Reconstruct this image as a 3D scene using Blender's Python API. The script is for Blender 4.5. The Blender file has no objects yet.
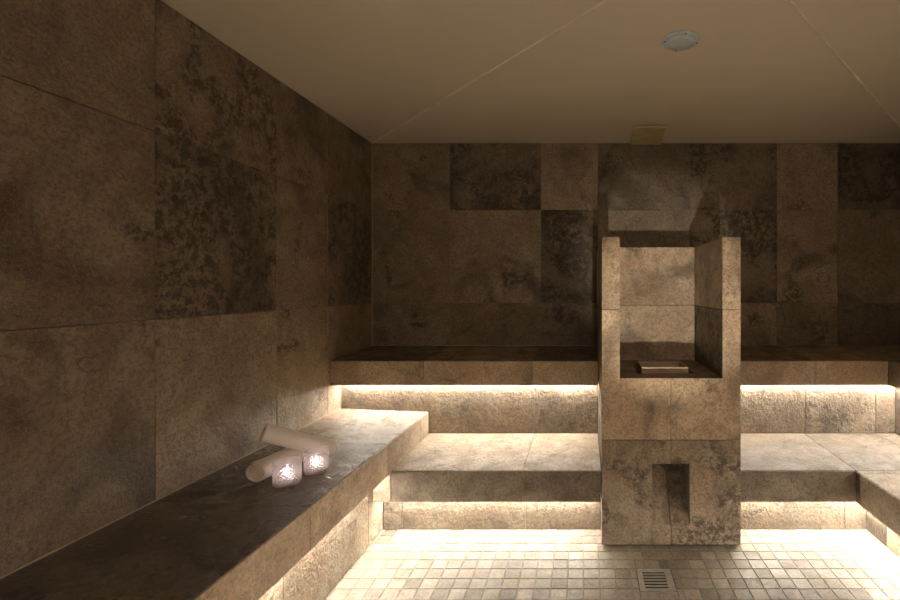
import bpy, bmesh, math, random
from mathutils import Vector, Matrix
random.seed(7)
U = 0.008                       # metres per unit
EYE = 179.5                     # camera height above the floor, units
D = 465.0                       # camera to back wall
XL, XR = -212.0, 330.0          # left and right walls
ZF = -200.0                     # wall behind the camera
HC = 144.0                      # ceiling edge above eye level
FL = -EYE
XJ = [-212, -134, -43, 14, 106, 193, 254, 330]          # tile joints across
ZJ = [385, 321, 230, 139, 48, -43, -134]                # tile joints in depth
HJ = [77, -16, -109]                                    # tile joints in height
C = bpy.context.scene.collection
sc = bpy.context.scene

def P(X, Z, h):
    return Vector((X * U, Z * U, (h + EYE) * U))

# ------------------------------------------------------------------ materials
def newmat(name):
    m = bpy.data.materials.new(name); m.use_nodes = True
    nt = m.node_tree; nt.nodes.clear()
    o = nt.nodes.new('ShaderNodeOutputMaterial')
    return m, nt, o
def N(nt, t, **kw):
    n = nt.nodes.new(t)
    for k, v in kw.items(): setattr(n, k, v)
    return n
def val(nt, sock, v):
    if hasattr(v, 'is_output'): nt.links.new(v, sock)
    else: sock.default_value = v
def noise(nt, vec, scale, detail=4, rough=.55, dist=0.0):
    n = N(nt, 'ShaderNodeTexNoise'); nt.links.new(vec, n.inputs['Vector'])
    n.inputs['Scale'].default_value = scale; n.inputs['Detail'].default_value = detail
    n.inputs['Roughness'].default_value = rough; n.inputs['Distortion'].default_value = dist
    return n.outputs['Fac']
def mrange(nt, v, a, b, c=0.0, d=1.0, smooth=True):
    n = N(nt, 'ShaderNodeMapRange')
    if smooth: n.interpolation_type = 'SMOOTHSTEP'
    val(nt, n.inputs[0], v)
    for i, x in zip((1, 2, 3, 4), (a, b, c, d)): val(nt, n.inputs[i], x)
    return n.outputs[0]
def math_(nt, op, a, b=0.0, clamp=False):
    n = N(nt, 'ShaderNodeMath', operation=op); n.use_clamp = clamp
    val(nt, n.inputs[0], a); val(nt, n.inputs[1], b)
    return n.outputs[0]
def mix(nt, f, a, b, mode='MIX'):
    n = N(nt, 'ShaderNodeMix', data_type='RGBA', blend_type=mode)
    val(nt, n.inputs[0], f)
    for s, x in ((6, a), (7, b)):
        if isinstance(x, tuple): n.inputs[s].default_value = (*x, 1) if len(x) == 3 else x
        else: nt.links.new(x, n.inputs[s])
    return n.outputs[2]

def stone(name, light=(.43, .352, .26), mid=(.272, .211, .147), dark=(.07, .052, .037), relief=1.0, rough=(.34, .62), speck=1.0, gain=1.0, tones=(.46, 1.35), hammer=.5):
    m, nt, out = newmat(name)
    tc = N(nt, 'ShaderNodeTexCoord')
    at = N(nt, 'ShaderNodeAttribute'); at.attribute_name = 'tile'
    sc_ = N(nt, 'ShaderNodeVectorMath', operation='SCALE'); nt.links.new(at.outputs['Vector'], sc_.inputs[0]); sc_.inputs['Scale'].default_value = 37.0
    ad = N(nt, 'ShaderNodeVectorMath', operation='ADD'); nt.links.new(tc.outputs['Object'], ad.inputs[0]); nt.links.new(sc_.outputs[0], ad.inputs[1])
    v = ad.outputs[0]
    sep = N(nt, 'ShaderNodeSeparateXYZ'); nt.links.new(at.outputs['Vector'], sep.inputs[0])
    r, g, b = sep.outputs
    big = noise(nt, v, 2.6, 4, .55, 1.2)
    med = noise(nt, v, 9, 7, .65, .5)
    fine = noise(nt, v, 70, 5, .7)
    grit = noise(nt, v, 190, 2, .6)
    # cloudy body
    f1 = mrange(nt, big, .34, .68)
    c = mix(nt, f1, mid, light)
    f2 = mrange(nt, med, .42, .62)
    c = mix(nt, math_(nt, 'MULTIPLY', f2, .6), c, mid)
    hue = mrange(nt, noise(nt, v, 4.2, 5, .6, 1.0), .46, .66)
    c = mix(nt, math_(nt, 'MULTIPLY', hue, .36), c, (light[0] * .86, light[1] * .66, light[2] * .56))
    hue2 = mrange(nt, noise(nt, v, 6.5, 5, .6, .6), .52, .68)
    c = mix(nt, math_(nt, 'MULTIPLY', hue2, .35), c, (light[0] * .95, light[1] * 1.02, light[2] * .98))
    # dark eroded patches: one tile in a few carries a dense leopard pattern
    patch = noise(nt, v, 3.1, 3, .5, .6)
    lo = mrange(nt, g, .45, 1.0, .62, .36, False)
    pm = mrange(nt, math_(nt, 'SUBTRACT', patch, lo), -.03, .10)
    spk = mrange(nt, noise(nt, v, 24, 10, .78, .3), .455, .535)
    c = mix(nt, math_(nt, 'MULTIPLY', math_(nt, 'MULTIPLY', pm, spk), .88 * speck), c, dark)
    # darker smoke
    sm = mrange(nt, noise(nt, v, 1.9, 3, .5, 1.5), .50, .74)
    c = mix(nt, math_(nt, 'MULTIPLY', sm, .72), c, dark)
    # fine grain
    c = mix(nt, math_(nt, 'MULTIPLY', mrange(nt, fine, .38, .56, 1, 0), .50), c, dark)
    c = mix(nt, math_(nt, 'MULTIPLY', mrange(nt, grit, .58, .70), .42), c, (min(1, light[0] * 1.5), min(1, light[1] * 1.5), min(1, light[2] * 1.5)))
    # hairline cracks
    vo = N(nt, 'ShaderNodeTexVoronoi', feature='DISTANCE_TO_EDGE'); vo.inputs['Scale'].default_value = 1.6
    wob = N(nt, 'ShaderNodeTexNoise'); nt.links.new(v, wob.inputs['Vector']); wob.inputs['Scale'].default_value = 5; wob.inputs['Detail'].default_value = 6
    vs = N(nt, 'ShaderNodeVectorMath', operation='SCALE'); nt.links.new(wob.outputs['Color'], vs.inputs[0]); vs.inputs['Scale'].default_value = .45
    va = N(nt, 'ShaderNodeVectorMath', operation='ADD'); nt.links.new(v, va.inputs[0]); nt.links.new(vs.outputs[0], va.inputs[1])
    nt.links.new(va.outputs[0], vo.inputs['Vector'])
    crack = math_(nt, 'MULTIPLY', mrange(nt, vo.outputs['Distance'], 0, .012, 1, 0), mrange(nt, noise(nt, v, 1.7, 2), .52, .60))
    c = mix(nt, math_(nt, 'MULTIPLY', crack, .55), c, dark)
    # tone of each tile
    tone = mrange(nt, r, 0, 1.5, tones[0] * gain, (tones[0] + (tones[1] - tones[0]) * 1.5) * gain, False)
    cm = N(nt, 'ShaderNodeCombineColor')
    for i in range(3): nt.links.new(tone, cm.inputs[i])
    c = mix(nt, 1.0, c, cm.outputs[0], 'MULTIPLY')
    bs = N(nt, 'ShaderNodeBsdfPrincipled')
    nt.links.new(c, bs.inputs['Base Color'])
    rr = mrange(nt, med, .35, .65, rough[0], rough[1])
    nt.links.new(rr, bs.inputs['Roughness'])
    # relief: slate-like layers, grain and pits
    hsum = math_(nt, 'MULTIPLY', noise(nt, v, 14, 8, .62, .8), 1.0)
    lay = math_(nt, 'MULTIPLY', mrange(nt, noise(nt, v, 3.4, 7, .55, .4), .47, .55), .16)
    hsum = math_(nt, 'ADD', hsum, lay)
    hsum = math_(nt, 'ADD', hsum, math_(nt, 'MULTIPLY', noise(nt, v, 42, 3, .6, .3), hammer))
    hsum = math_(nt, 'ADD', hsum, math_(nt, 'MULTIPLY', fine, .42))
    hsum = math_(nt, 'SUBTRACT', hsum, math_(nt, 'MULTIPLY', crack, .35))
    hsum = math_(nt, 'SUBTRACT', hsum, math_(nt, 'MULTIPLY', math_(nt, 'MULTIPLY', pm, spk), .25))
    bp = N(nt, 'ShaderNodeBump'); bp.inputs['Strength'].default_value = .55 * relief; bp.inputs['Distance'].default_value = .018
    nt.links.new(hsum, bp.inputs['Height']); nt.links.new(bp.outputs[0], bs.inputs['Normal'])
    nt.links.new(bs.outputs[0], out.inputs[0])
    return m

def plain(name, col, rough=.6, metal=0.0, bump=0.0, scale=60, var=.12, coat=0):
    m, nt, out = newmat(name)
    tc = N(nt, 'ShaderNodeTexCoord'); v = tc.outputs['Object']
    bs = N(nt, 'ShaderNodeBsdfPrincipled')
    n1 = noise(nt, v, scale * .2, 5)
    c = mix(nt, mrange(nt, n1, .3, .7), tuple(x * (1 - var) for x in col), tuple(min(1, x * (1 + var)) for x in col))
    nt.links.new(c, bs.inputs['Base Color']); bs.inputs['Roughness'].default_value = rough; bs.inputs['Metallic'].default_value = metal
    if bump:
        bp = N(nt, 'ShaderNodeBump'); bp.inputs['Strength'].default_value = bump; bp.inputs['Distance'].default_value = .004
        nt.links.new(noise(nt, v, scale, 6, .7), bp.inputs['Height']); nt.links.new(bp.outputs[0], bs.inputs['Normal'])
    nt.links.new(bs.outputs[0], out.inputs[0])
    return m

def glow(name, col, strength):
    m, nt, out = newmat(name)
    e = N(nt, 'ShaderNodeEmission'); e.inputs[0].default_value = (*col, 1); e.inputs[1].default_value = strength
    nt.links.new(e.outputs[0], out.inputs[0])
    return m

LED = 106.0
FILL_LAMP = 60.0
SPOT = 320.0
M = {
 'stone': stone('brown_stone_tile'),
 'rough': stone('rough_riser_stone_tile', relief=1.0, hammer=.95, speck=.7),
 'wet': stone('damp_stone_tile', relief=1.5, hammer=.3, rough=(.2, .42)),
 'mosaic': stone('mosaic_stone_tile', light=(.36, .315, .245), mid=(.27, .23, .175), dark=(.12, .10, .074), relief=.45, rough=(.4, .65), speck=.5, tones=(.70, 1.16), hammer=.3),
 'pale_grout': plain('pale_mosaic_grout', (.25, .215, .165), .9, bump=.3),
 'grout': plain('grey_brown_grout', (.20, .16, .115), .9, bump=.3),
 'bead': plain('beige_silicone', (.46, .39, .29), .6),
 'ceiling': plain('beige_ceiling_paint', (.86, .79, .675), .55, scale=4, var=.03),
 'seam': plain('pale_ceiling_joint', (.88, .81, .70), .5),
 'led': glow('warm_white_led', (1.0, .925, .82), LED),
 'led_front': glow('warm_white_led_front', (1.0, .90, .77), LED * .8),
 'steel': plain('brushed_steel', (.50, .46, .40), .45, .6, bump=.1, scale=120),
 'dark': plain('dark_drain_void', (.02, .017, .014), .8),
 'white': plain('white_lacquered_metal', (.62, .74, .86), .45),
 'screw': plain('dark_screw', (.05, .05, .05), .5, .6),
 'brass': plain('olive_plate', (.62, .54, .30), .5),
 'tray': plain('brown_ceramic_tray', (.44, .34, .235), .45, bump=.25),
}

# towel terry
def terry():
    m, nt, out = newmat('cream_terry_cloth')
    tc = N(nt, 'ShaderNodeTexCoord'); v = tc.outputs['Object']
    bs = N(nt, 'ShaderNodeBsdfPrincipled')
    c = mix(nt, mrange(nt, noise(nt, v, 160, 4, .7), .35, .65), (.92, .82, .75), (.99, .93, .88))
    nt.links.new(c, bs.inputs['Base Color']); bs.inputs['Roughness'].default_value = .95
    bs.inputs['Sheen Weight'].default_value = .3
    bp = N(nt, 'ShaderNodeBump'); bp.inputs['Strength'].default_value = .8; bp.inputs['Distance'].default_value = .004
    h = math_(nt, 'ADD', noise(nt, v, 300, 4, .7), math_(nt, 'MULTIPLY', noise(nt, v, 28, 4), 1.3))
    nt.links.new(h, bp.inputs['Height']); nt.links.new(bp.outputs[0], bs.inputs['Normal'])
    nt.links.new(bs.outputs[0], out.inputs[0]); return m
M['terry'] = terry()
def cutglass():
    m, nt, out = newmat('pink_cut_glass')
    def node(t, col, rough=None):
        n_ = N(nt, t); n_.inputs[0].default_value = (*col, 1)
        if rough is not None: n_.inputs['Roughness'].default_value = rough
        return n_
    def blend(f, a, b):
        x = N(nt, 'ShaderNodeMixShader'); val(nt, x.inputs[0], f)
        nt.links.new(a.outputs[0], x.inputs[1]); nt.links.new(b.outputs[0], x.inputs[2]); return x
    tr = node('ShaderNodeBsdfTransparent', (1, .97, .95))
    gs = node('ShaderNodeBsdfGlass', (1, .96, .94), .02); gs.inputs['IOR'].default_value = 1.45
    tl = node('ShaderNodeBsdfTranslucent', (1, .90, .86))
    df = node('ShaderNodeBsdfDiffuse', (.98, .88, .84))
    a = blend(.55, tr, gs); b = blend(.5, tl, df); c = blend(.30, a, b)
    nt.links.new(c.outputs[0], out.inputs[0]); return m
M['glass'] = cutglass()

# ------------------------------------------------------------------ mesh helpers
class MB:
    """collects shapes in world metres, links them as one mesh object"""
    def __init__(s):
        s.bm = bmesh.new(); s.lay = s.bm.loops.layers.float_color.new('tile'); s.bev = []
    def paint(s, faces, col=None):
        col = col or (random.random(), random.random(), random.random(), 1)
        for f in faces:
            for l in f.loops: l[s.lay] = col
    def box(s, X0, X1, Z0, Z1, h0, h1, col=None, mi=0):
        vs = [s.bm.verts.new(P(x, z, h)) for x in (X0, X1) for z in (Z0, Z1) for h in (h0, h1)]
        fs = []
        for q in ((0, 1, 3, 2), (4, 6, 7, 5), (0, 4, 5, 1), (2, 3, 7, 6), (0, 2, 6, 4), (1, 5, 7, 3)):
            f = s.bm.faces.new([vs[i] for i in q]); f.material_index = mi; fs.append(f)
        s.paint(fs, col); return vs
    def slab(s, pts, nrm, th, col=None, bev=True, mi=0):
        """polygon of world points whose outer face lies on pts, thickness th inwards"""
        n = Vector(nrm).normalized()
        a = [s.bm.verts.new(p) for p in pts]; b = [s.bm.verts.new(p - n * th) for p in pts]
        k = len(pts); fs = []
        f = s.bm.faces.new(a); f.normal_update()
        flip = f.normal.dot(n) < 0
        if flip: f.normal_flip()
        fs.append(f); fs.append(s.bm.faces.new(b[::-1] if not flip else b))
        for i in range(k):
            j = (i + 1) % k
            fs.append(s.bm.faces.new((a[i], b[i], b[j], a[j]) if not flip else (a[j], b[j], b[i], a[i])))
        for q in fs: q.material_index = mi
        s.paint(fs, col)
        if bev: s.bev += list(f.edges)
    def tube(s, pts, r, n=8):
        rings = []
        for i, p in enumerate(pts):
            t = (pts[min(i + 1, len(pts) - 1)] - pts[max(i - 1, 0)]).normalized()
            a = t.orthogonal().normalized(); b = t.cross(a)
            rings.append([s.bm.verts.new(p + (a * math.cos(2 * math.pi * k / n) + b * math.sin(2 * math.pi * k / n)) * r) for k in range(n)])
        for i in range(len(rings) - 1):
            for k in range(n): s.bm.faces.new((rings[i][k], rings[i][(k + 1) % n], rings[i + 1][(k + 1) % n], rings[i + 1][k]))
        s.bm.faces.new(rings[0][::-1]); s.bm.faces.new(rings[-1])
    def lathe(s, prof, c, n=48, mod=None):
        """closed profile of (r, z) in metres round c"""
        rings = []
        for (r, z) in prof:
            if r < 1e-6: rings.append([s.bm.verts.new(c + Vector((0, 0, z)))] * n); continue
            rings.append([s.bm.verts.new(c + Vector((r * math.cos(2 * math.pi * k / n), r * math.sin(2 * math.pi * k / n), z))) for k in range(n)])
        for i in range(len(rings) - 1):
            for k in range(n):
                q = []
                for v in (rings[i][k], rings[i][(k + 1) % n], rings[i + 1][(k + 1) % n], rings[i + 1][k]):
                    if v not in q: q.append(v)
                if len(q) > 2: s.bm.faces.new(q)
    def build(s, name, mats, parent=None, smooth=False, bevel=.0012, normals=False):
        s.bev = [e for e in s.bev if e.is_valid]
        if s.bev and bevel:
            bmesh.ops.bevel(s.bm, geom=s.bev, offset=bevel, segments=1, affect='EDGES', clamp_overlap=True)
        if normals: bmesh.ops.recalc_face_normals(s.bm, faces=s.bm.faces)
        if smooth:
            for f in s.bm.faces: f.smooth = True
        me = bpy.data.meshes.new(name)
        loc = Vector((0, 0, 0))
        if parent is not None:
            loc = parent.location.copy()
            p = parent.parent
            while p is not None: loc += p.location; p = p.parent
            bmesh.ops.translate(s.bm, verts=s.bm.verts, vec=-loc)
        s.bm.to_mesh(me); s.bm.free()
        for m in (mats if isinstance(mats, (list, tuple)) else [mats]): me.materials.append(m)
        o = bpy.data.objects.new(name, me); C.objects.link(o)
        if parent is not None: o.parent = parent
        return o
def thing(name, loc, label, cat, group=None):
    o = bpy.data.objects.new(name, None); C.objects.link(o); o.location = loc; o.empty_display_size = .1
    o['label'] = label; o['category'] = cat
    if group: o['group'] = group
    return o
def struct(o):
    o['kind'] = 'structure'; return o

def cuts(a, b, joints, mn=2.5):
    js = sorted(j for j in joints if a + mn < j < b - mn)
    e = [a] + js + [b]
    return list(zip(e[:-1], e[1:]))
G = .22     # half joint width, units
TH = 1.0    # tile thickness
def tiles(mb, plane, c, a, b, sgn, ja, jb, hf=None, g=G, col=None):
    """rows of tiles on a plane. plane 'x': c is X, a along depth, b height; 'z': c is depth, a across, b height; 'h': c height, a across, b depth"""
    for (a0, a1) in cuts(*a, ja):
        for (b0, b1) in cuts(*b, jb):
            A0, A1, B0, B1 = a0 + g, a1 - g, b0 + g, b1 - g
            q = [(A0, B0), (A1, B0), (A1, B1), (A0, B1)]
            if plane == 'x': pts = [P(c, u, v) for u, v in q]; n = (sgn, 0, 0)
            elif plane == 'z': pts = [P(u, c, v) for u, v in q]; n = (0, sgn, 0)
            else: pts = [P(u, v, hf(u, v) if hf else c) for u, v in q]; n = (0, 0, sgn)
            cc = col((a0 + a1) / 2, (b0 + b1) / 2) if col else None
            if cc: cc = (cc[0], cc[1], random.random(), 1)
            mb.slab(pts, n, TH * U, cc)

# ------------------------------------------------------------------ levels and planes
Z2, Z1, Z3, Z4 = 388.0, 405.0, 326.0, 344.0      # upper front, upper riser, lower front, lower riser
TOPB, TOPF, TOPU = -58.5, -61.7, -82.4           # upper bench: back, front, underside
MIDB, MIDF, MIDU = -127.4, -129.0, -151.0
LB, LF, LU = -105.8, -108.6, -130.6              # left bench
XFL, XRL = -135.3, -148.7                        # left bench front, its riser
XF2, XR2, XF3, XR3 = 254.0, 271.0, 190.5, 208.7  # right upper front / riser, right lower front / riser
PX0, PX1, PZ = 12.4, 108.2, 321.0                # pillar

# tone (0 dark, 1 light) and amount of eroded speckle of the wall tiles; some tones paint in light and shade
def col_left(z, h):
    if h > 77: return (.32, .15) if z < 230 else (.42, .80) if z < 321 else (.50, .2) if z < 385 else (.35, .3)
    if h > -16: return (.28, .62) if z < 230 else (.27, 1.0) if z < 321 else (.45, .25) if z < 385 else (.3, .85)
    return (.38, .2) if z < 230 else (.56, .3) if z < 321 else (.64, .3)  # bottom row painted lighter for the glow over the bench
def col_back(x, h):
    t, g_ = col_back0(x, h); return (max(0, t - .2), g_)  # whole wall darkened in its colour to offset the lamp light
def col_back0(x, h):
    i = sum(1 for j in XJ if j < x) - 1
    if h > 77: return [(.55, .15), (.34, .9), (.80, .45), (.28, .5), (.30, .7), (.60, .6), (.15, .9), (.3, .5)][i]  # tiles above the pillar darkened to hide spill from the spot
    if h > -16: return [(.45, .35), (.70, .50), (.30, .8), (.40, .4), (.42, .95), (.65, .55), (.40, .3), (.3, .5)][i]
    return [(.5, .4), (.42, .5), (.38, .5), (.5, .3), (.75, .5), (.5, .6), (.2, .5), (.3, .5)][i]
# ------------------------------------------------------------------ room shell
mb = MB()
mb.box(XL - 20, XL - TH, ZF, D + 20, FL, HC + 2, mi=1)
tiles(mb, 'x', XL, (ZF, D), (FL, HC), 1, ZJ, HJ, col=col_left)
struct(mb.build('wall_left', [M['stone'], M['grout']]))
mb = MB()
mb.box(XL - TH, XR + TH, D + TH, D + 20, FL, HC + 2, mi=1)
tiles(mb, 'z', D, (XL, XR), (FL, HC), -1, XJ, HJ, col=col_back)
struct(mb.build('wall_back', [M['stone'], M['grout']]))
mb = MB()
mb.box(XR + TH, XR + 20, ZF, D + 20, FL, HC + 2, mi=1)
tiles(mb, 'x', XR, (ZF, D), (FL, HC), -1, ZJ, HJ)
struct(mb.build('wall_right', [M['stone'], M['grout']]))
mb = MB()
mb.box(XL - 20, XR + 20, ZF - 20, ZF - TH, FL, HC + 2, mi=1)
tiles(mb, 'z', ZF, (XL, XR), (FL, HC), 1, XJ, HJ)
struct(mb.build('wall_front', [M['stone'], M['grout']]))

# floor: mosaic with the hole of the drain
DX0, DX1, DZ0, DZ1 = 33.0, 55.0, 274.0, 296.3
mb = MB()
mb.box(XL - 20, XR + 20, ZF - 20, D + 20, FL - 20, FL - 5, mi=1)
for (a, b, c, d) in ((XL - 20, DX0, ZF - 20, D + 20), (DX1, XR + 20, ZF - 20, D + 20), (DX0, DX1, ZF - 20, DZ0), (DX0, DX1, DZ1, D + 20)):
    mb.box(a, b, c, d, FL - 5, FL - .35, mi=1)
pitch = 9.8; gm = .27
def sub(r, h):
    x0, x1, z0, z1 = r; a, b, c, d = h
    if x1 <= a or x0 >= b or z1 <= c or z0 >= d: return [r]
    out = []
    if x0 < a: out.append((x0, a, z0, z1))
    if x1 > b: out.append((b, x1, z0, z1))
    m0, m1 = max(x0, a), min(x1, b)
    if z0 < c: out.append((m0, m1, z0, c))
    if z1 > d: out.append((m0, m1, d, z1))
    return [q for q in out if q[1] - q[0] > 1 and q[3] - q[2] > 1]
i0 = int(math.floor((XRL + 69) / pitch)) - 1; i1 = int(math.ceil((XR3 + 69) / pitch)) + 1
rm = random.Random(21)
for i in range(i0, i1):
    for j in range(-48, 5):
        x0 = -69 + i * pitch; z0 = 306.0 + j * pitch
        xa, xb = max(x0, XRL - 1), min(x0 + pitch, XR3 + 1); za, zb = z0, min(z0 + pitch, Z4 + 1)
        if xb - xa < 1 or zb - za < 1: continue
        for (a, b, c, d) in sub((xa, xb, za, zb), (DX0, DX1, DZ0, DZ1)):
            t = rm.random()
            jit = lambda: rm.uniform(-.12, .12)
            pts = [P(a + gm + jit(), c + gm + jit(), FL), P(b - gm + jit(), c + gm + jit(), FL), P(b - gm + jit(), d - gm + jit(), FL), P(a + gm + jit(), d - gm + jit(), FL)]
            mb.slab(pts, (0, 0, 1), .8 * U, (t, rm.random(), rm.random(), 1))
struct(mb.build('floor', [M['mosaic'], M['pale_grout']], bevel=.0014))

# ceiling: shallow hip, painted, with pale joints along the hips
S = .022
half = (XR - XL) / 2; xm = (XL + XR) / 2
a0, a1, a2, a3 = (XL - 1, D + 1), (XR + 1, D + 1), (XR + 1, ZF - 1), (XL - 1, ZF - 1)
R0, R1 = (xm, D - half), (xm, ZF + half)
hr = HC + S * half
mb = MB()
def cf(pts):
    mb.slab([P(x, z, h) for x, z, h in pts], (0, 0, -1), 2 * U, bev=False)
cf([(*a0, HC), (*a1, HC), (*R0, hr)])
cf([(*a1, HC), (*a2, HC), (*R1, hr), (*R0, hr)])
cf([(*a2, HC), (*a3, HC), (*R1, hr)])
cf([(*a3, HC), (*a0, HC), (*R0, hr), (*R1, hr)])
mb.box(XL - 22, XR + 22, ZF - 22, D + 22, hr + 4, hr + 20)
struct(mb.build('ceiling', M['ceiling']))
n = 1
for (p, q) in ((a0, R0), (a1, R0), (a2, R1), (a3, R1)):
    mb = MB(); mb.tube([P(*p, HC - .05), P(*q, hr - .05)], .8 * U, 6)
    struct(mb.build('trim_%d' % n, M['seam'])); n += 1
def bead(x0, x1, z0, z1, h0, h1):
    global n
    mb = MB(); mb.box(x0, x1, z0, z1, h0, h1); struct(mb.build('trim_%d' % n, M['bead'])); n += 1
bead(XL + .02, XL + .55, D - .55, D - .02, TOPB + .1, HC - .2)
bead(XL + .02, XL + .55, -30, Z1 - .1, LB - .2, LB + .5)
bead(XL + .02, XL + .55, Z1 - .55, Z1 - .02, LB + .5, TOPU - .1)
bead(XL + .02, PX0 - .1, D - .5, D - .02, TOPB - .2, TOPB + .35)

# ------------------------------------------------------------------ benches
def lerp(a, b, t): return a + (b - a) * t
# seat height functions
htop = lambda x, z: lerp(TOPF, TOPB, (z - Z2) / (D - Z2))
hmid = lambda x, z: lerp(MIDF, MIDB, (z - Z3) / (Z1 - Z3))
hleft = lambda x, z: lerp(LF, LB, (XFL - x) / (XFL - XL))
htopR = lambda x, z: min(lerp(TOPF, TOPB, (x - XF2) / (XR - XF2)), TOPB)
hmidR = lambda x, z: lerp(MIDF, MIDB, (x - XF3) / (XR2 - XF3))
W = [M['stone'], M['grout']]

def seat(root, x0, x1, z0, z1, hf, under, ja=XJ, jb=ZJ, col=None, W=W):
    mb = MB()
    tiles(mb, 'h', 0, (x0, x1), (z0, z1), 1, ja, jb, hf, col=col)
    # body under the tiles
    lo = under + .05
    cs = [(x0 + .3, z0 + .3), (x1 - .3, z0 + .3), (x1 - .3, z1 - .3), (x0 + .3, z1 - .3)]
    t = [mb.bm.verts.new(P(x, z, hf(x, z) - TH * .7)) for x, z in cs]; b = [mb.bm.verts.new(P(x, z, lo)) for x, z in cs]
    fs = [mb.bm.faces.new(t), mb.bm.faces.new(b[::-1])]
    for i in range(4):
        j = (i + 1) % 4; fs.append(mb.bm.faces.new((t[j], t[i], b[i], b[j])))
    fs[0].material_index = 1
    mb.paint(fs, (.5, .2, .3, 1))
    return mb.build('seat', W, root)
def led(root, x0, x1, z0, z1, h, mat='led'):
    m2 = MB(); m2.box(x0, x1, z0, z1, h - .75, h - .1); return m2.build('led_strip', M[mat], root)

# upper bench, left of the pillar
r = thing('stone_bench', P((XL + PX0) / 2, (Z2 + D) / 2, FL), 'dark upper stone bench along back wall, left of the steam pillar, lit below its edge', 'bench', 'stone tiled benches round the steam room')
seat(r, XL + .2, PX0 - .3, Z2 + .9, D - .2, htop, TOPU, jb=[])
mb = MB(); tiles(mb, 'z', Z2, (XL + .2, PX0 - .3), (TOPU, TOPF - .1), -1, XJ, [], col=lambda x, z: (1.15, .25)); mb.build('fascia', W, r)  # fascia painted lighter in place of frontal light
mb = MB(); mb.box(XL + .2, PX0 - .3, Z1 + TH, Z1 + 12, MIDU, TOPU, mi=1)
tiles(mb, 'z', Z1, (XL + .2, PX0 - .3), (MIDB + .2, TOPU), -1, XJ, [], col=lambda x, h: (.40, .55)); mb.build('riser', [M['rough'], M['grout']], r)
led(r, XL + 4, PX0 - 3, Z1 - 3.6, Z1 - .1, TOPU)
# upper bench, right of the pillar, L shaped
r = thing('stone_bench', P((XR + PX1) / 2, (Z2 + D) / 2, FL), 'dark upper stone bench along back wall, right of the steam pillar, turning at the right', 'bench', 'stone tiled benches round the steam room')
seat(r, PX1 + .3, XF2 + .9, Z2 + .9, D - .2, htop, TOPU, jb=[])
def hcorner(x, z): return min(htop(x, z), htopR(x, z))
seat(r, XF2 + .9, XR - .2, Z2 + .9, D - .2, htop, TOPU, jb=[])
seat(r, XF2 + .9, XR - .2, ZF + 60, Z2 + .9, lambda x, z: TOPF, TOPU)
mb = MB(); tiles(mb, 'z', Z2, (PX1 + .3, XF2), (TOPU, TOPF - .1), -1, XJ, [], col=lambda x, z: (1.15, .25))  # paler tone stands in for light from the front here too
tiles(mb, 'x', XF2, (ZF + 60, Z2), (TOPU, TOPF - .1), -1, ZJ, []); mb.build('fascia', W, r)
mb = MB(); mb.box(PX1 + .3, XR2 + 12, Z1 + TH, Z1 + 12, MIDU, TOPU, mi=1); mb.box(XR2 + TH, XR2 + 12, ZF + 60, Z1 + TH, MIDU, TOPU, mi=1)
tiles(mb, 'z', Z1, (PX1 + .3, XR2), (MIDB + .2, TOPU), -1, XJ, [], col=lambda x, h: (.42, .7))
tiles(mb, 'x', XR2, (ZF + 60, Z1), (MIDB + .2, TOPU), -1, ZJ, []); mb.build('riser', [M['rough'], M['grout']], r)
led(r, PX1 + 3, XR2 - 3, Z1 - 3.6, Z1 - .1, TOPU); led(r, XR2 - 3.6, XR2 - .1, ZF + 80, Z1 - 4, TOPU)
# lower bench, left of the pillar
r = thing('stone_bench', P(-60, (Z3 + Z1) / 2, FL), 'brightly lit lower stone bench between the side bench and the steam pillar', 'bench', 'stone tiled benches round the steam room')
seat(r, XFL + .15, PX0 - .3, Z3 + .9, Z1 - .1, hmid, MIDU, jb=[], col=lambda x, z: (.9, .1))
mb = MB(); mb.box(XRL + .3, XFL + .1, Z3 + .9, Z1 - .1, MIDU + .05, LU - .15, (.6, .2, .3, 1)); mb.build('seat_end', W, r)
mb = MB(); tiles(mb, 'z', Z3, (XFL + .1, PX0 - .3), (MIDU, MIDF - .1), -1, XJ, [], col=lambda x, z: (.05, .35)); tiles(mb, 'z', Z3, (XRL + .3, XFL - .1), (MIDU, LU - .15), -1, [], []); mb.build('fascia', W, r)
mb = MB(); mb.box(XRL - 1, PX0 - .3, Z4 + TH, Z4 + 12, FL, MIDU, mi=1)
tiles(mb, 'z', Z4, (XRL + .3, PX0 - .3), (FL + .1, MIDU), -1, XJ, [], col=lambda x, h: (.12 + .1 * (x > -134), .55)); mb.build('riser', [M['rough'], M['grout']], r)
led(r, XRL + 3, PX0 - 3, Z4 - 4.6, Z4 - .1, MIDU)
# lower bench, right of the pillar
r = thing('stone_bench', P(150, (Z3 + Z1) / 2, FL), 'brightly lit lower stone bench right of the steam pillar, turning toward the viewer', 'bench', 'stone tiled benches round the steam room')
seat(r, PX1 + .3, XF3 + .9, Z3 + .9, Z1 - .1, hmid, MIDU, jb=[])
seat(r, XF3 + .9, XR2 - .1, Z3 + .9, Z1 - .1, hmid, MIDU, jb=[])
seat(r, XF3 + .9, XR2 - .1, ZF + 60, Z3 + .9, lambda x, z: MIDF, MIDU)
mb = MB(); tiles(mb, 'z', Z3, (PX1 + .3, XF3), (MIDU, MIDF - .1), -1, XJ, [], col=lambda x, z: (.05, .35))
tiles(mb, 'x', XF3, (ZF + 60, Z3), (MIDU, MIDF - .1), -1, ZJ, []); mb.build('fascia', W, r)
mb = MB(); mb.box(PX1 + .3, XR3 + 12, Z4 + TH, Z4 + 12, FL, MIDU, mi=1); mb.box(XR3 + TH, XR3 + 12, ZF + 60, Z4 + TH, FL, MIDU, mi=1)
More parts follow.
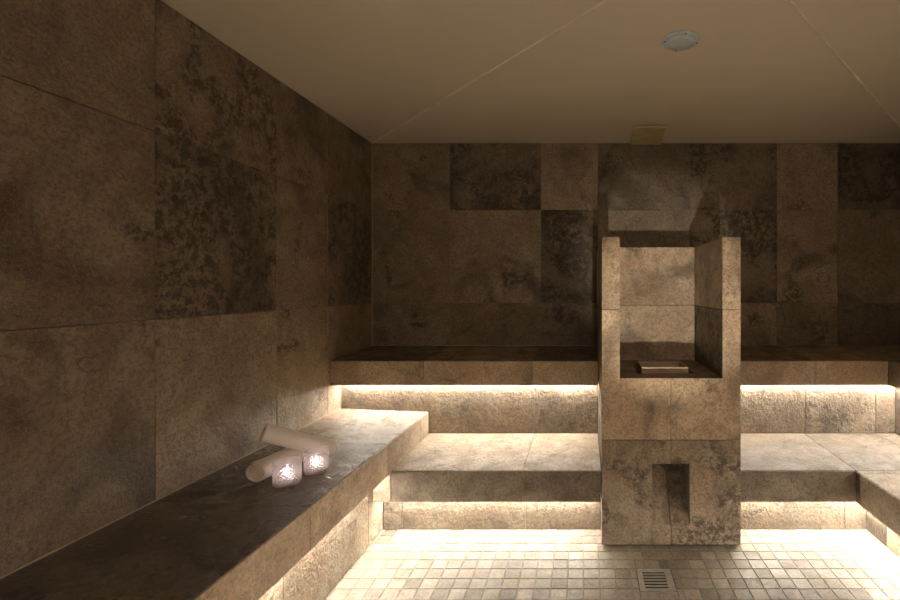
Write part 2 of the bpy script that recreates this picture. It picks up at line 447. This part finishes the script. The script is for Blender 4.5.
tiles(mb, 'z', Z4, (PX1 + .3, XR3), (FL + .1, MIDU), -1, XJ, [], col=lambda x, h: (.2, .5))
tiles(mb, 'x', XR3, (ZF + 60, Z4), (FL + .1, MIDU), -1, ZJ, []); mb.build('riser', [M['rough'], M['grout']], r)
led(r, PX1 + 3, XR3 - 3, Z4 - 4.6, Z4 - .1, MIDU); led(r, XR3 - 4.6, XR3 - .1, ZF + 80, Z4 - 4, MIDU)
# side bench along the left wall
r = thing('stone_bench', P((XL + XFL) / 2, 100, FL), 'long stone side bench along the left wall holding the towels and candle glasses', 'bench', 'stone tiled benches round the steam room')
seat(r, XL + .2, XFL - .9, ZF + 60, Z1 - .3, hleft, LU, jb=ZJ[1:], W=[M['wet'], M['grout']], col=lambda x, z: (.0, .3) if z < 230 else (.12, .3) if z < 321 else (.8, .3))  # damp gloss; nearer tiles also painted darker to hold off LED light
mb = MB(); tiles(mb, 'x', XFL, (ZF + 60, Z1 - .3), (LU, LF - .1), 1, ZJ, [], col=lambda z, h: (1.5, .15) if z < 321 else (.95, .2)); mb.build('fascia', W, r)  # near tiles painted lighter where too little light reaches
mb = MB(); mb.box(XRL - 12, XRL - TH, ZF + 60, Z3, FL, LU, mi=1)
tiles(mb, 'x', XRL, (ZF + 60, Z4), (FL + .1, LU), 1, ZJ, []); mb.build('riser', [M['rough'], M['grout']], r)
led(r, XRL + .1, XRL + 4.2, ZF + 80, Z3 - 3, LU)
# bench behind the camera, across the front of the room
r = thing('stone_bench', P(20, ZF + 30, FL), 'low stone bench across the front wall behind the viewer', 'bench')
seat(r, XL + 1, XR - 1, ZF + .2, ZF + 58.9, lambda x, z: MIDF, MIDU, XJ, [])
mb = MB(); tiles(mb, 'z', ZF + 59.8, (XL + 1, XR - 1), (MIDU, MIDF - .1), 1, XJ, []); mb.build('fascia', W, r)
mb = MB(); mb.box(XL + 1, XR - 1, ZF + 20, ZF + 40, FL, MIDU, mi=1)
tiles(mb, 'z', ZF + 42, (XRL, XR3), (FL + .1, MIDU), 1, XJ, []); mb.build('riser', [M['rough'], M['grout']], r)
led(r, XRL + 3, XR3 - 3, ZF + 42.2, ZF + 44.6, MIDU, 'led_front')

# ------------------------------------------------------------------ steam pillar
SH = -63.0; PT = 34.5; PW = 12.4; PB = 401.0
pil = thing('steam_pillar', P((PX0 + PX1) / 2, (PZ + D) / 2, FL), 'stone tiled steam pillar with two tall side wings, a shelf and a low slanted niche', 'pillar')
NX0, NX1, NH0, NH1, ND = 47.0, 73.0, -164.0, -122.0, 28.0
VJ = 60.0; HJ2 = -105.6
FB = FL + 1.6
mb = MB()
Zs = PZ + TH
# solid core round the niche
mb.box(PX0 + TH, NX0, Zs, PZ + 60, FB + .2, SH - 9, (.4, .3, .6, 1)); mb.box(NX1, PX1 - TH, Zs, PZ + 60, FB + .2, SH - 9, (.35, .3, .2, 1))
mb.box(NX0, NX1, Zs, PZ + 60, NH1, SH - 9, (.4, .3, .6, 1))
mb.box(NX0, NX1, Zs, PZ + 60, FB + .2, NH0, (.4, .3, .6, 1))
mb.box(NX0, NX1, PZ + ND + 4, PZ + 60, NH0, NH1, (.4, .3, .6, 1))
mb.box(PX0 + TH, PX1 - TH, PZ + 60, D - .5, MIDU, TOPU, (.4, .3, .6, 1))
def ftile(pts, col=None):
    mb.slab([P(x, PZ, h) for x, h in pts], (0, -1, 0), TH * U, col)
g = .2; xw0, xw1 = PX0 + PW, PX1 - PW - .1
ftile([(PX0, HJ2 + g), (VJ - g, HJ2 + g), (VJ - g, SH), (xw0, SH), (xw0, -15.9), (PX0, -15.9)], (1.4, .35, .15, 1))  # upper pillar and wing tiles lightened in place of more spot light
ftile([(VJ + g, HJ2 + g), (PX1, HJ2 + g), (PX1, -15.9), (xw1, -15.9), (xw1, SH), (VJ + g, SH)], (1.35, .40, .64, 1))
ftile([(PX0, FB), (VJ - g, FB), (VJ - g, NH0), (NX0, NH0), (NX0, NH1), (VJ - g, NH1), (VJ - g, HJ2 - g), (PX0, HJ2 - g)], (.55, .66, .3, 1))
ftile([(VJ + g, FB), (PX1, FB), (PX1, HJ2 - g), (VJ + g, HJ2 - g), (VJ + g, NH1), (NX1, NH1), (NX1, NH0), (VJ + g, NH0)], (.60, .85, .9, 1))
body_mb = mb
# side faces of the body
for X, s in ((PX0, -1), (PX1, 1)):
    tiles(mb, 'x', X, (PZ + TH, Z3 + 40 if False else D - .5), (FB, SH), s, [385], [HJ2])
mb.build('body', W, pil)
# slanted back of the niche
mb = MB()
for (u0, u1, col) in ((NX0 + .1, VJ - g, (.5, .4, .3, 1)), (VJ + g, NX1 - .1, (.45, .75, .9, 1))):
    pts = [P(u0, PZ + .3, NH0), P(u1, PZ + .3, NH0), P(u1, PZ + ND, NH1), P(u0, PZ + ND, NH1)]
    nn = (pts[1] - pts[0]).cross(pts[3] - pts[0])
    if nn.y > 0: nn = -nn
    mb.slab(pts, nn, TH * U, col)
mb.build('niche_panel', W, pil)
# wings
for x0, x1, inn in ((PX0, xw0, 1), (xw1, PX1, -1)):
    mb = MB()
    mb.box(x0 + TH, x1 - TH, PZ + TH, D - .5, SH - 2, PT - TH, mi=1)
    mb.slab([P(x0, PZ, -15.5), P(x1, PZ, -15.5), P(x1, PZ, PT), P(x0, PZ, PT)], (0, -1, 0), TH * U, (1.2 if inn > 0 else 1.1, .2, random.random(), 1))
    for X, s in ((x0, -1), (x1, 1)):
        tiles(mb, 'x', X, (PZ + TH, D - .5), (SH, PT), s, [PB + 4], [-15.7])
    tiles(mb, 'h', PT, (x0, x1), (PZ + TH, D - .5), 1, [], [PB + 4])
    mb.build('wing', W, pil)
mb = MB()
mb.box(xw0 + .1, xw1 - .1, PB + TH, PB + 10, SH - 2, PT - TH, mi=1)
tiles(mb, 'z', PB, (xw0 + .1, xw1 - .1), (SH, PT), -1, [], [-15.7], col=lambda x, h: (1.15, .4))
tiles(mb, 'h', PT, (xw0 + .1, xw1 - .1), (PB + TH, PB + 10), 1, [], [])
mb.build('back_panel', W, pil)
# shelf with rectangular opening
HX0, HX1, HZ0, HZ1 = 38.8, 80.8, 339.0, 381.0
mb = MB()
for (a, b, c, d) in ((xw0, HX0, PZ + TH, PB), (HX1, xw1, PZ + TH, PB), (HX0, HX1, PZ + TH, HZ0), (HX0, HX1, HZ1, PB)):
    mb.box(a, b, c, d, SH - 8.9, SH, (.35, .3, .5, 1))
mb.build('shelf', W, pil)
mb = MB()
mb.box(PX0 + 2, PX1 - 2, PZ + 2.5, Z4 + 8, FL, FB)
mb.build('plinth', M['dark'], pil)  # black colour stands in for shade in the gap under the pillar

# essence tray on the shelf
tx0, tx1, tz0, tz1, th0, th1 = 42.0, 76.2, 339.6, 369.0, SH - 8.8, SH + 4.4
tr = thing('steam_tray', P((tx0 + tx1) / 2, (tz0 + tz1) / 2, th0), 'small open rectangular brown tray standing on the shelf of the steam pillar', 'tray')
mb = MB(); w = 1.1
mb.box(tx0, tx1, tz0, tz0 + w, th0, th1); mb.box(tx0, tx1, tz1 - w, tz1, th0, th1)
mb.box(tx0, tx0 + w, tz0 + w, tz1 - w, th0, th1); mb.box(tx1 - w, tx1, tz0 + w, tz1 - w, th0, th1)
mb.build('rim', M['tray'], tr)
mb = MB(); mb.box(tx0 + w, tx1 - w, tz0 + w, tz1 - w, th0, th0 + 1.2); mb.build('base', M['tray'], tr)

# ------------------------------------------------------------------ floor drain
dr = thing('floor_drain', P((DX0 + DX1) / 2, (DZ0 + DZ1) / 2, FL - 4), 'square slotted steel floor drain set in the mosaic floor before the pillar', 'drain')
mb = MB(); a, b, c, d = DX0 + .3, DX1 - .3, DZ0 + .3, DZ1 - .3; fw = 1.6
mb.box(a, b, c, c + fw, FL - 1, FL + .15); mb.box(a, b, d - fw, d, FL - 1, FL + .15)
mb.box(a, a + fw, c + fw, d - fw, FL - 1, FL + .15); mb.box(b - fw, b, c + fw, d - fw, FL - 1, FL + .15)
mb.build('frame', M['steel'], dr)
mb = MB(); ns = 6; z0, z1 = c + fw + .15, d - fw - .15; sw = 1.55
bar = (z1 - z0 - ns * sw) / (ns + 1)
zz = z0
for i in range(ns + 1):
    mb.box(a + fw, b - fw, zz, zz + bar, FL - .35, FL - .05); zz += bar + sw
mb.box(a + fw, a + fw + 1.6, z0, z1, FL - .9, FL); mb.box(b - fw - 2.4, b - fw, z0, z1, FL - .9, FL)
mb.build('grate', M['steel'], dr)
mb = MB(); mb.box(a, b, c, d, FL - 4.6, FL - 3.4); mb.build('sump', M['dark'], dr)

# ------------------------------------------------------------------ ceiling fittings
hc = HC + S * (D - 279) - .1
sp = thing('ceiling_speaker', P(58, 279, hc), 'round pale grey speaker grille screwed to the sloping ceiling', 'speaker')
cx = P(58, 279, hc)
mb = MB(); mb.lathe([(0, 0), (11.0 * U, 0), (11.2 * U, -.3 * U), (10.6 * U, -1.0 * U), (9.8 * U, -1.2 * U), (0, -1.2 * U)], cx, 48)
mb.build('flange', M['white'], sp, True, normals=True)
mb = MB(); mb.lathe([(0, -1.2 * U), (8.6 * U, -1.2 * U), (8.4 * U, -1.7 * U), (5 * U, -2.0 * U), (0, -2.1 * U)], cx, 48)
mb.build('grille', M['white'], sp, True, normals=True)
for k in range(4):
    an = math.radians(90 * k + 5)
    mb = MB(); mb.lathe([(0, -1.1 * U), (.45 * U, -1.1 * U), (.4 * U, -1.5 * U), (0, -1.5 * U)], cx + Vector((math.cos(an), math.sin(an), 0)) * 9.9 * U, 10)
    mb.build('screw', M['screw'], sp, normals=True)
hp = HC
pl = thing('ceiling_plate', P(60, D - 26, hp), 'small square olive coloured cover plate on the ceiling edge above the back wall', 'cover plate')
mb = MB()
q = [(44.5, D - 51), (73.5, D - 51), (76.0, D - .6), (46.5, D - .6)]
v0 = [P(x, z, HC - 2.0) for x, z in q]
mb.slab(v0, (0, 0, -1), 1.2 * U, bev=True)
mb.build('cover', M['brass'], pl, bevel=.002)
mb = MB(); mb.box(50, 70, D - 42, D - 8, HC - .9, HC + .9); mb.build('bracket', M['screw'], pl)

# ------------------------------------------------------------------ towels
def bench_h(X): return lerp(LF, LB, (XFL - X) / (XFL - XL))
def towel(p0, p1, R, turns, label, sag=0.0, seed=1, flat=.96, start=0.0):
    rnd = random.Random(seed)
    base = (p0 + p1) / 2
    t = thing('rolled_towel', Vector((base.x, base.y, base.z - R)), label, 'towel', None)
    mb = MB(); bm = mb.bm
    ax = (p1 - p0); L = ax.length; ax.normalize()
    side = ax.cross(Vector((0, 0, 1))).normalized(); up = side.cross(ax).normalized()
    n = int(turns * 30); ns = 34
    pitch_ = (R * .93) / turns; th = pitch_ * .70
    ph = [rnd.uniform(0, 6.28) for _ in range(6)]
    out, inn = [], []
    for j in range(ns + 1):
        s = j / ns
        e = min(s, 1 - s) * L
        ro, ri = [], []
        for i in range(n + 1):
            a = 2 * math.pi * turns * i / n
            r = R * .07 + pitch_ * turns * i / n
            tele = .055 * R * math.sin(a * 1.3 + ph[0]) + .12 * R * (1 - i / n) * 1.2
            along = s * L + (tele if s < .5 else -tele) * (1 - min(1, e / (.35 * R + 1e-6))) if e < .35 * R else s * L
            wob = .025 * R * math.sin(a * 2 + ph[1] + s * 3) + .02 * R * math.sin(s * 9 + ph[2] + a) + .015 * R * math.sin(s * 23 + ph[3] + 2 * a)
            rnd_e = max(0, 1 - e / (.5 * th + 1e-6))
            k = th * .5 * math.sqrt(max(0, 1 - rnd_e * rnd_e * .75))
            taper = 1
            if i > n - 6: k *= .35 + .65 * (n - i) / 6
            aa = a + start
            for lst, rr in ((ro, r + wob + k), (ri, r + wob - k)):
                lst.append(p0 + ax * along + side * math.cos(aa) * rr + up * math.sin(aa) * rr * flat - Vector((0, 0, 1)) * sag * math.sin(math.pi * s))
        out.append([bm.verts.new(p) for p in ro]); inn.append([bm.verts.new(p) for p in ri])
    for j in range(ns):
        for i in range(n):
            bm.faces.new((out[j][i], out[j][i + 1], out[j + 1][i + 1], out[j + 1][i]))
            bm.faces.new((inn[j][i + 1], inn[j][i], inn[j + 1][i], inn[j + 1][i + 1]))
        bm.faces.new((out[j][n], inn[j][n], inn[j + 1][n], out[j + 1][n])); bm.faces.new((inn[j][0], out[j][0], out[j + 1][0], inn[j + 1][0]))
    for i in range(n):
        bm.faces.new((out[0][i + 1], out[0][i], inn[0][i], inn[0][i + 1])); bm.faces.new((out[ns][i], out[ns][i + 1], inn[ns][i + 1], inn[ns][i]))
    mb.build('towel_roll', M['terry'], t, True, normals=True)
    return t
RA, RB = 6.7, 5.3
towel(P(-180.0, 253, bench_h(-180) + RA * .86), P(-171.0, 299, bench_h(-172) + RA * .88), RA * U, 3.2, 'rolled cream terry towel lying flat on the side bench, its coiled end facing out', seed=3, start=.6, flat=.80)
towel(P(-183.5, 265.5, bench_h(-186) + 23.4), P(-155.5, 288.0, bench_h(-157) + 7.3), RB * U, 3.0, 'rolled cream terry towel resting across the top of the other towel', seed=8, start=2.2)

# ------------------------------------------------------------------ candle glasses
def candle(X, Z, R, Hh, l1, l2, rot=0.0):
    c = P(X, Z, bench_h(X) + .25)
    t = thing('candle_glass', c, l1, 'candle holder', 'cut glass candle holders on the side bench')
    mb = MB(); bm = mb.bm
    R *= U; Hh *= U
    nd = 18; n = nd * 4; rows = 40
    prof = []
    rings = []
    for j in range(rows + 1):
        s = j / rows; z = .10 * Hh + s * .86 * Hh
        rr = R * (.97 + .03 * s)
        ring = []
        for k in range(n):
            a = 2 * math.pi * k / n + rot
            u = k / n * nd; v = s * 5.0
            # diamond lattice: pyramids between crossing grooves
            p = abs(((u + v) % 1) - .5) * 2; q_ = abs(((u - v) % 1) - .5) * 2
            hgt = (1 - max(p, q_))
            if s < .03 or s > .93: hgt = .6
            ring.append(bm.verts.new(c + Vector((math.cos(a), math.sin(a), 0)) * (rr + R * .11 * (hgt - .5)) + Vector((0, 0, z))))
        rings.append(ring)
    def circ(r, z): return [bm.verts.new(c + Vector((math.cos(2 * math.pi * k / n + rot) * r, math.sin(2 * math.pi * k / n + rot) * r, z))) for k in range(n)]
    top = [circ(R * 1.005, .985 * Hh), circ(R * .97, Hh), circ(R * .93, .985 * Hh)]
    inner = [circ(R * (.92 - .08 * (1 - q)), (.14 + .84 * q) * Hh) for q in (.95, .6, .25, .02)]
    seq = rings + top + inner
    for a_, b_ in zip(seq[:-1], seq[1:]):
        for k in range(n): bm.faces.new((a_[k], a_[(k + 1) % n], b_[(k + 1) % n], b_[k]))
    bm.faces.new(inner[-1])
    bm.faces.new(rings[0][::-1])
    mb.build('bowl', M['glass'], t, False, normals=True)
    mb = MB()
    mb.lathe([(0, 0), (R * .95, 0), (R * .99, .02 * Hh), (R * .99, .08 * Hh), (R * .93, .098 * Hh), (0, .098 * Hh)], c, 40)
    mb.build('foot', M['glass'], t, False, normals=True)
    tl = thing('tealight', c + Vector((0, 0, .165 * Hh)), l2, 'candle', 'glowing tealights inside the candle glasses')
    mb = MB(); cc = c + Vector((0, 0, .165 * Hh)); r2 = 2.3 * U
    mb.lathe([(0, 0), (r2, 0), (r2 * 1.02, 1.9 * U), (r2 * .96, 1.9 * U), (r2 * .96, 1.6 * U), (0, 1.6 * U)], cc, 28); mb.build('cup', M['steel'], tl, normals=True)
    mb = MB(); mb.lathe([(0, 1.6 * U), (.75 * U, 2.4 * U), (1.0 * U, 3.6 * U), (.7 * U, 5.0 * U), (.25 * U, 6.2 * U), (0, 6.6 * U)], cc, 16); mb.build('flame', M['flame'], tl, True, normals=True)
M['flame'] = glow('white_pink_glow', (1.0, .93, .96), 28)
candle(-162.6, 254.8, 6.8, 12.4, 'cut glass candle holder with diamond pattern, nearer to the viewer, before the coiled towel end', 'small glowing tealight inside the nearer cut glass holder')
candle(-156.2, 271.4, 6.5, 12.4, 'cut glass candle holder with diamond pattern, farther right, before the end of the upper towel', 'small glowing tealight inside the farther cut glass holder', .1)

# ------------------------------------------------------------------ light, camera
w = bpy.data.worlds.new('world'); sc.world = w; w.use_nodes = True
w.node_tree.nodes['Background'].inputs[0].default_value = (.5, .4, .3, 1); w.node_tree.nodes['Background'].inputs[1].default_value = .0
WX = 40.0
lm = thing('fill_wall_lamp', P(WX, ZF, 40), 'long warm fill lamp added unseen on the wall behind the viewer', 'lamp')  # unseen lamp added to brighten the ceiling and back wall
mb = MB(); mb.box(WX - 46, WX + 46, ZF + .2, ZF + 4, 32, 52); mb.build('housing', M['steel'], lm)
mb = MB(); mb.box(WX - 44, WX + 44, ZF + 4, ZF + 6.5, 34, 50); mb.build('fill_diffuser', glow('warm_fill_glow', (1.0, .80, .58), FILL_LAMP), lm)
sx, sz, sh_ = 26.0, -100.0, -142.0
spt = thing('fill_spotlight', P(sx, sz, FL), 'small round fill light added unseen on the floor behind the viewer, aimed up at the pillar', 'lamp')  # unseen spot added to brighten the pillar front
src = P(sx, sz, sh_); aim = (P(60, PZ, -16) - src).normalized()
mb = MB(); mb.tube([src - aim * .14, src - aim * .02], .045, 20); mb.build('housing', M['steel'], spt)
mb = MB(); mb.tube([P(sx, sz - 8, FL), P(sx, sz - 8, sh_ - 3)], .012, 10); mb.build('pole', M['steel'], spt)
mb = MB(); mb.lathe([(0, 0), (.09, 0), (.09, .012), (0, .014)], P(sx, sz - 8, FL), 28); mb.build('base', M['steel'], spt, normals=True)
L = bpy.data.lights.new('fill_spot', 'SPOT'); L.energy = SPOT; L.color = (1.0, .84, .64); L.spot_size = math.radians(18); L.spot_blend = .6; L.shadow_soft_size = .045
lo = bpy.data.objects.new('fill_spot', L); C.objects.link(lo); lo.location = src
lo.rotation_euler = aim.to_track_quat('-Z', 'Y').to_euler()

cam = bpy.data.cameras.new('camera'); co = bpy.data.objects.new('camera', cam); C.objects.link(co)
co.location = P(0, 0, 0); co.rotation_euler = (math.pi / 2, 0, 0)
cam.sensor_width = 36; cam.sensor_fit = 'HORIZONTAL'; cam.lens = 465 / 900 * 36
cam.shift_x = -134 / 900; cam.shift_y = -13 / 900
cam.clip_start = .02; cam.clip_end = 50
sc.camera = co
sc.view_settings.view_transform = 'Standard'; sc.view_settings.look = 'None'
sc.view_settings.gamma = 1; sc.view_settings.use_curve_mapping = False
sc.view_settings.exposure = 0.0
sc.cycles.max_bounces = 14; sc.cycles.diffuse_bounces = 8; sc.cycles.glossy_bounces = 5; sc.cycles.transparent_max_bounces = 24
sc.cycles.caustics_reflective = False; sc.cycles.sample_clamp_indirect = 6
sc.cycles.use_denoising = True
